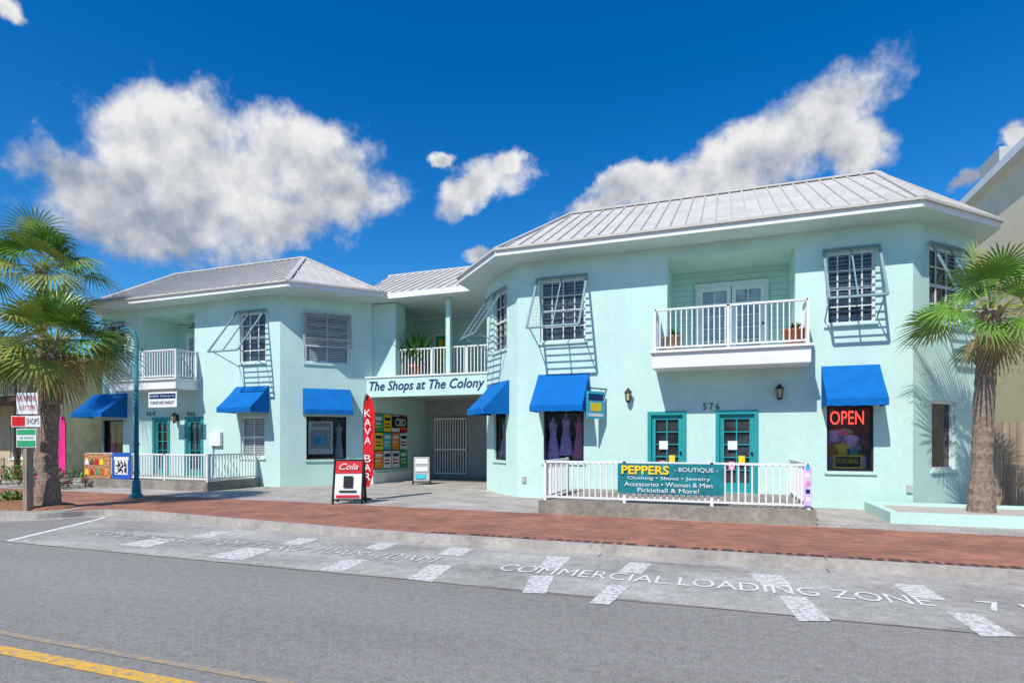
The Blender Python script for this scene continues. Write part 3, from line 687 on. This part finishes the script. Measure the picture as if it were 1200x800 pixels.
def shrub(name,c,r,h,n=260,k='leaf',k2='leaf',seed=1):
    rnd=random.Random(seed); b=B(name)
    for i in range(n):
        a=rnd.uniform(0,6.28); q=math.sqrt(rnd.random())*r; z=rnd.random()**.7*h*(1-.5*(q/r)**2)
        p=Vector((c[0]+q*math.cos(a),c[1]+q*math.sin(a),c[2]+z)); d=Vector((rnd.uniform(-1,1),rnd.uniform(-1,1),rnd.uniform(-.2,1))).normalized()
        s=d.cross(Vector((0,0,1))).normalized()*.035; L=rnd.uniform(.1,.2)
        b.face([p-s*.3,p+d*L*.5-s,p+d*L,p+d*L*.5+s],k if rnd.random()<.8 else k2)
    for i in range(10):
        a=rnd.uniform(0,6.28); b.beam(c,(c[0]+r*.6*math.cos(a),c[1]+r*.6*math.sin(a),c[2]+h*.8),.012,.012,'brown')
    b.build()
shrub('shrub',(-20.8,13.0,PZ),.8,.6,420,'leaf','magenta',2); shrub('shrub',(-22.6,13.2,PZ),.8,.9,420,seed=3); shrub('shrub',(-24.6,14,PZ),.9,.7,420,'leaf','magenta',seed=4)
shrub('shrub',(6.6,14.3,.28),.35,.35,160,seed=6); shrub('shrub',(-16.6,9.3,PZ),.3,.3,140,seed=7)
def pot(c,r,h,plant,seed=1,k='terra',lw=.03):
    e=empty('potted_plant'); b=B('pot',e); b.lathe(c,[(r*.65,0),(r*.95,h*.85),(r*1.1,h*.85),(r*1.1,h),(r*.9,h),(r*.85,h*.9)],k,18); b.build(True)
    rnd=random.Random(seed); b=B('foliage',e)
    for i in range(int(60*plant)+20):
        a=rnd.uniform(0,6.28); el=rnd.uniform(.7,1.5); L=plant*rnd.uniform(.35,1)
        p=Vector((c[0],c[1],c[2]+h*.9)); d=Vector((math.cos(a)*math.cos(el),math.sin(a)*math.cos(el),math.sin(el)))
        s=Vector((-math.sin(a),math.cos(a),0))*lw
        m_=p+d*L*.6; t_=p+d*L+Vector((math.cos(a)*.1*plant,math.sin(a)*.1*plant,-.25*L*rnd.random()))
        b.face([p-s*.3,m_-s,t_,m_+s],'leaf'); 
    b.build()
p=fr.pt(fr.sz(788,400,.4)[0],.4,F2+.06); pot(p,.24,.42,.3,1,'boot'); p=fr.pt(fr.sz(931,400,.4)[0],.35,F2+.06); pot(p,.25,.42,.3,2)
s=F((0,18.95),(1,18.95)).sz(488,430)[0]; pot((s,18.95,3.9),.24,.6,1.75,3,'terra',.05)

# ================================================================ street furniture
sl=empty('street_lamp'); bx,by,_=GP(160,583,PZ); b=B('pole',sl)
b.lathe((bx,by,PZ),[(.17,0),(.17,.08),(.12,.12),(.1,.45),(.075,.5)],'lampteal',14)
ztop=EYE+(HY-400)*((by)/(CS+(160-600)/FPX*SN))/FPX
b.tube([(bx,by,PZ+.3),(bx,by,ztop)],[.065,.05],'lampteal',12)
arc=[];ra=.42
for i in range(13):
    a=math.pi*i/12*1.0; arc.append((bx-ra+ra*math.cos(a),by,ztop+ra*.95*math.sin(a)))
b.tube(arc,[.035]*13,'lampteal',10)
b.tube([(bx-.02,by,ztop-.9),(bx-.25,by,ztop-.35),(bx-ra*2+.12,by,ztop+.2)],[.015]*3,'lampteal',6)
lx=bx-2*ra
b.lathe((lx,by,ztop-.22),[(.2,0),(.19,.04),(.08,.16),(.05,.26)],'lampteal',16); b.lathe((lx,by,ztop-.34),[(.02,0),(.1,.04),(.12,.12)],'lampglow',12)
for z in(.8,1.6): b.lathe((bx,by,z),[(.075,0),(.08,.03),(.075,.06)],'lampteal',12)
b.build(True)
def aframe(c,w,h,ang,front,name='sidewalk_sign',txt=None,top=None):
    e=empty(name); b=B('boards',e); Fq=F((c[0]-math.cos(ang)*w/2,c[1]-math.sin(ang)*w/2),(c[0]+math.cos(ang)*w/2,c[1]+math.sin(ang)*w/2))
    dp=.28
    def q(s,t,n):
        return Vector(Fq.pt(s,dp*(1-t)*n,PZ+h*t))
    for n in(1,-1):
        for s in(0,w): b.beam(q(s,0,n),q(s,1,n),.045,.04,'black',(0,1,0))
        b.beam(q(0,.98,n),q(w,.98,n),.04,.04,'black'); b.beam(q(0,.1,n),q(w,.1,n),.04,.04,'black')
        def P(s,t,o=.0): 
            v=q(s,t,n); return v+Vector((Fq.nn.x*n,Fq.nn.y*n,.2))*o
        b.face([P(.02,.1),P(w-.02,.1),P(w-.02,.97),P(.02,.97)],front)
        if top: b.face([P(.03,.68,.012),P(w-.03,.68,.012),P(w-.03,.96,.012),P(.03,.96,.012)],top)
        if txt and n==1:
            for i_,(t0,t1,a,z,k) in enumerate(txt): 
                o_=.02+.006*i_; b.face([P(w*a,t0,o_),P(w*z,t0,o_),P(w*z,t1,o_),P(w*a,t1,o_)],k)
    b.build(); return e,Fq
px_,py_,_=GP(404,590,PZ)
e,Fq=aframe((px_,py_+.2),.72,1.12,R(24),'white',top='red',txt=[(.14,.2,.1,.9,'red'),(.26,.30,.2,.8,'black'),(.36,.62,.34,.66,'black')])
text('lettering','Cola',Fq,.12,.6,PZ+.86,PZ+1.02,'white',e,.11,shear=.4,bold=.01)
px_,py_,_=GP(494,567,PZ); aframe((px_,py_),.62,1.05,R(30),'grey',txt=[(.7,.88,.15,.85,'white'),(.45,.6,.15,.85,'white'),(.2,.35,.15,.7,'cyan')])
def flag(x,y,h,w,k,ang,txt,zb=PZ):
    e=empty('feather_flag'); b=B('flag',e); Fq=F((x,y),(x+math.cos(ang),y+math.sin(ang)))
    b.lathe((x,y,zb),[(.22,0),(.22,.03),(.03,.06)],'black',12)
    pts=[Fq.pt(.0,0,zb),Fq.pt(0,0,zb+h*.75)]+[Fq.pt(.35*w*(1-math.cos(a)),0,zb+h*.75+h*.22*math.sin(a)) for a in(.4,.8,1.2,1.6)]
    b.tube(pts,[.016]*len(pts),'black',6)
    n=16; pv=None
    for i in range(n+1):
        t=i/n; z=zb+.35+(h*.96-.35)*t
        l=0 if t<.75 else .35*w*((t-.75)/.25)**2
        r_=w*(1 if t<.8 else math.sqrt(max(0,1-((t-.8)/.21)**2)));r_=max(r_,l+.02)
        if t<.15:r_*=.6+.4*t/.15
        cur=(Fq.pt(l,.01,z),Fq.pt(r_*.5,.05*math.sin(t*5),z),Fq.pt(r_,.03*math.sin(t*4+1),z))
        if pv:
            b.face([pv[0],pv[1],cur[1],cur[0]],k); b.face([pv[1],pv[2],cur[2],cur[1]],k)
        pv=cur
    b.build(True)
    n=len(txt); 
    for i,ch in enumerate(txt):
        z=zb+h*.84-(i+1)*(h*.66/n); text('lettering',ch,Fq,w*.22,w*.82,z,z+h*.66/n*.8,'white',e,.075)
fx,fy,_=GP(426,585,PZ); flag(fx,fy,2.95,.34,'red',R(0),'KAVA BAR')
fx,fy,_=GP(77,566,PZ); flag(fx,fy,2.6,.5,'magenta',R(180),'')
pk=empty('parking_sign_post'); bx,by,_=GP(33,598,PZ); b=B('post',pk); b.box(bx-.07,bx+.07,by-.07,by+.07,PZ,2.95,'fence'); 
sf=F((bx,by-.08),(bx+math.cos(R(14)),by-.08+math.sin(R(14))))
def sg(x0,y0,x1,y1,k,n=.01):
    a=rect(sf,x0,y0,x1,y1); b.obox(sf,a[0],a[1],n,n+.006,a[2],a[3],k); return a
a1=sg(20,460,45,485,'white'); a2=sg(14,487,48,500,'white'); a4=sg(15,488,30,499,'red',.017); a3=sg(20,502,43,524,'white'); sg(21,503,42,509,'green',.018); sg(21,516,42,523,'green',.018)
b.build()
text('lettering','NO PARKING',sf,a1[0]+.04,a1[1]-.04,a1[3]-.20,a1[3]-.06,'red',pk,.02); text('lettering','ANY TIME',sf,a1[0]+.06,a1[1]-.06,a1[2]+.08,a1[2]+.2,'red',pk,.02)
text('lettering','2 HR PARKING',sf,a3[0]+.05,a3[1]-.05,a3[2]+.18,a3[3]-.18,'green',pk,.02); text('lettering','SHOPS',sf,(a2[0]+a2[1])/2+.02,a2[1]-.03,a2[2]+.06,a2[3]-.06,'black',pk,.02)

# ================================================================ neighbours
nb=empty('cream_building'); b=B('walls',nb)
f=F((7.8,34),(7.8,16.2)); wall(b,f,0,f.L,0,9.6,[],'cream'); f2=F((7.8,16.2),(22,16.2)); wall(b,f2,0,f2.L,0,9.6,[(2,3.2,1.2,3),(2,3.2,5,6.6),(6,7.2,5,6.6)],'cream'); window(b,f2,2,3.2,1.2,3); window(b,f2,2,3.2,5,6.6); window(b,f2,6,7.2,5,6.6)
b.box(7.55,22,16,34,9.6,9.85,'white'); b.box(7.65,22,16.1,34,9.85,9.95,'roof'); b.box(8.2,9.4,22.5,24,9.95,11.0,'grey'); b.build()
fe=B('wood_fence')
for i in range(18):
    x=5.95+i*.15; fe.box(x,x+.135,17.8+random.uniform(-.01,.01),17.83,PZ,2.2+random.uniform(-.03,.03),'fence')
for z in(.6,1.8): fe.box(5.9,8.6,17.84,17.9,z,z+.09,'fence')
fe.build()
ob=empty('tan_shop_building'); b=B('walls',ob)
f=F((-60,17.0),(-27.2,17.0)); ops=[]
for i in range(8):
    s=1.5+i*4; ops+= [(s,s+1.3,.9,2.5),(s+2,s+2.95,.15,2.35),(s,s+1.2,3.9,5.2)]
wall(b,f,0,f.L,0,5.6,ops,'tan')
for o in ops: window(b,f,*o,frame='white',nx=2,nz=2)
f3=F((-27.2,17.0),(-27.2,26)); wall(b,f3,0,f3.L,0,5.6,[],'tan')
b.box(-60,-26.9,15.2,17,3.3,3.5,'brown'); roof_face(b,[(-60.5,14.9,5.5),(-26.5,14.9,5.5),(-26.5,20.5,7.2),(-60.5,20.5,7.2)])
b.face([(-26.6,14.9,5.48),(-60,14.9,5.48),(-60,20,5.48),(-26.6,20,5.48)],'brown')
for i in range(14): b.box(-60+i*2.53,-59.85+i*2.53,15.25,15.4,PZ,5.5,'brown')
rail(b,(-60,15.3),(-26.95,15.3),3.5,4.4,'tan',.14); rail(b,(-60,14.8),(-26.95,14.8),PZ,1.0,'tan',.16)
rail(b,(-26.9,15.4),(-26.9,16.95),3.5,4.4,'tan',.14)
b.build()
ob=empty('opposite_building'); b=B('walls',ob); f=F((40,-14),(-40,-14)); ops=[(3+i*6,6+i*6,.6,2.8) for i in range(12)]+[(3+i*6,5+i*6,4.2,5.8) for i in range(12)]
wall(b,f,0,f.L,0,6.5,ops,'cream')
for o in ops: window(b,f,*o,nx=2,nz=1)
b.box(-40,40,-24,-14.02,6.5,6.8,'tan'); b.build()

# ================================================================ light + sky
SUN_EL=R(48); saz=math.atan2(-.26,-1.0)
sd=Vector((math.sin(saz)*math.cos(SUN_EL),math.cos(saz)*math.cos(SUN_EL),math.sin(SUN_EL)))
L=bpy.data.lights.new('sun','SUN'); L.energy=4.8; L.angle=R(.6); L.color=(1,.955,.885)
lo=bpy.data.objects.new('sun',L); scene.collection.objects.link(lo); lo.rotation_euler=sd.to_track_quat('Z','Y').to_euler(); lo.location=(0,0,30)

w=bpy.data.worlds.new('World'); scene.world=w; w.use_nodes=True; nt=w.node_tree; nt.nodes.clear()
try: w.cycles.sampling_method='MANUAL'; w.cycles.sample_map_resolution=512
except Exception: pass
out=N(nt,'ShaderNodeOutputWorld')
sky=N(nt,'ShaderNodeTexSky'); sky.sky_type='NISHITA'; sky.sun_disc=False; sky.sun_elevation=SUN_EL; sky.sun_rotation=saz; sky.ozone_density=3.5; sky.dust_density=.25; sky.air_density=1.0
hs_=N(nt,'ShaderNodeHueSaturation'); hs_.inputs['Saturation'].default_value=1.42; nt.links.new(sky.outputs[0],hs_.inputs['Color'])
tint=N(nt,'ShaderNodeMix',data_type='RGBA',blend_type='MULTIPLY'); tint.inputs[0].default_value=1; nt.links.new(hs_.outputs[0],tint.inputs[6]); tint.inputs[7].default_value=(.80,1.02,1.15,1)
bg=N(nt,'ShaderNodeBackground'); bg.inputs[1].default_value=.132; nt.links.new(tint.outputs[2],bg.inputs[0])
def mth(g,op,a,b=None,c=None,clamp=False):
    n=g.nodes.new('ShaderNodeMath'); n.operation=op; n.use_clamp=clamp
    for i,v in enumerate((a,b,c)):
        if v is None: continue
        if isinstance(v,(int,float)): n.inputs[i].default_value=v
        else: g.links.new(v,n.inputs[i])
    return n.outputs[0]
def azel(x,y):
    al=math.atan((x-600)/FPX); return al-YAW, math.atan((HY-y)/FPX*math.cos(al))
blobs=[(85,208,72,46,0),(215,160,105,60,-10),(250,205,140,62,0),(345,180,95,58,10),(395,222,64,48,0),(190,250,155,62,0),(320,262,85,32,0),
 (558,222,62,24,-20),(525,192,16,9,0),(602,195,20,16,0),
 (990,125,42,54,0),(945,160,105,58,-32),(845,200,120,44,-18),(735,230,95,22,-14),(1000,178,44,38,0),
 (8,15,30,22,0),(1198,150,24,22,0),(1125,212,28,15,-20),(560,303,22,13,0)]
tc=N(nt,'ShaderNodeTexCoord'); D0=tc.outputs['Generated']
def vnoise(vec,sc,det,rough=.55):
    n=N(nt,'ShaderNodeTexNoise'); n.inputs['Scale'].default_value=sc; n.inputs['Detail'].default_value=det; n.inputs['Roughness'].default_value=rough; nt.links.new(vec,n.inputs['Vector']); return n
wn=vnoise(D0,9,5,.6); sub=N(nt,'ShaderNodeVectorMath',operation='SUBTRACT'); nt.links.new(wn.outputs['Color'],sub.inputs[0]); sub.inputs[1].default_value=(.5,.5,.5)
scl=N(nt,'ShaderNodeVectorMath',operation='SCALE'); nt.links.new(sub.outputs[0],scl.inputs[0]); scl.inputs['Scale'].default_value=.10
add=N(nt,'ShaderNodeVectorMath',operation='ADD'); nt.links.new(D0,add.inputs[0]); nt.links.new(scl.outputs[0],add.inputs[1])
nm=N(nt,'ShaderNodeVectorMath',operation='NORMALIZE'); nt.links.new(add.outputs[0],nm.inputs[0])
sp=N(nt,'ShaderNodeSeparateXYZ'); nt.links.new(nm.outputs[0],sp.inputs[0])
az=mth(nt,'ARCTAN2',sp.outputs[0],sp.outputs[1]); el=mth(nt,'ARCSINE',sp.outputs[2])
mask=None
for(x,y,rx,ry,rot) in blobs:
    a0,e0=azel(x,y); a=abs(azel(x+rx,y)[0]-azel(x-rx,y)[0])/2; e=abs(azel(x,y-ry)[1]-azel(x,y+ry)[1])/2
    ct,st=math.cos(R(-rot)),math.sin(R(-rot))
    da=mth(nt,'SUBTRACT',az,a0); de=mth(nt,'SUBTRACT',el,e0)
    p=mth(nt,'MULTIPLY_ADD',da,ct/a,mth(nt,'MULTIPLY',de,st/a)); q_=mth(nt,'MULTIPLY_ADD',da,-st/e,mth(nt,'MULTIPLY',de,ct/e))
    d=mth(nt,'SQRT',mth(nt,'MULTIPLY_ADD',p,p,mth(nt,'MULTIPLY',q_,q_)))
    mk=mth(nt,'SUBTRACT',1.0,d)
    mask=mk if mask is None else mth(nt,'SMOOTH_MAX',mask,mk,.25)
n1=vnoise(D0,10,10,.6)
dens=mth(nt,'MULTIPLY_ADD',mth(nt,'MAXIMUM',mask,-1.0),1.0,mth(nt,'MULTIPLY',mth(nt,'SUBTRACT',n1.outputs['Fac'],.46),2.0))
alpha=N(nt,'ShaderNodeMapRange',interpolation_type='SMOOTHSTEP'); alpha.inputs[1].default_value=-.12; alpha.inputs[2].default_value=.55; nt.links.new(dens,alpha.inputs[0])
ad=N(nt,'ShaderNodeVectorMath',operation='ADD'); nt.links.new(D0,ad.inputs[0]); ad.inputs[1].default_value=(-.012,0,.032)
na=vnoise(D0,10,5,.55); nb_=vnoise(ad.outputs[0],10,5,.55)
relief=mth(nt,'SUBTRACT',na.outputs['Fac'],nb_.outputs['Fac'])
aL,eL=azel(230,215); a1_,e1v=azel(660,240); a2_,e2v=azel(1010,120)
isr=mth(nt,'GREATER_THAN',az,azel(480,200)[0])
lineR=mth(nt,'MULTIPLY_ADD',mth(nt,'SUBTRACT',az,a1_),(e2v-e1v)/(a2_-a1_),e1v)
mid=mth(nt,'ADD',mth(nt,'MULTIPLY',isr,mth(nt,'SUBTRACT',lineR,.05)),mth(nt,'MULTIPLY',mth(nt,'SUBTRACT',1.0,isr),eL))
hgt=mth(nt,'SUBTRACT',el,mid)
sh=mth(nt,'ADD',mth(nt,'MULTIPLY_ADD',hgt,3.6,.56),mth(nt,'MULTIPLY',relief,3.0))
sh=mth(nt,'ADD',sh,mth(nt,'MULTIPLY',mth(nt,'SUBTRACT',.5,dens),.25),clamp=True)
mx=N(nt,'ShaderNodeMix',data_type='RGBA'); nt.links.new(sh,mx.inputs[0]); mx.inputs[6].default_value=(.36,.42,.54,1); mx.inputs[7].default_value=(1.0,1.0,1.0,1)
bg2=N(nt,'ShaderNodeBackground'); bg2.inputs[1].default_value=.86; nt.links.new(mx.outputs[2],bg2.inputs[0])
ms=N(nt,'ShaderNodeMixShader'); nt.links.new(alpha.outputs[0],ms.inputs[0]); nt.links.new(bg.outputs[0],ms.inputs[1]); nt.links.new(bg2.outputs[0],ms.inputs[2])
nt.links.new(ms.outputs[0],out.inputs[0])

cam=bpy.data.cameras.new('camera'); co=bpy.data.objects.new('camera',cam); scene.collection.objects.link(co)
co.location=(0,0,EYE); co.rotation_euler=(R(90),0,YAW); cam.lens=FPX/1200*36; cam.sensor_width=36; cam.shift_y=(HY-400)/1200; cam.clip_end=1000
scene.camera=co
scene.view_settings.view_transform='Standard'; scene.view_settings.look='None'; scene.view_settings.exposure=0
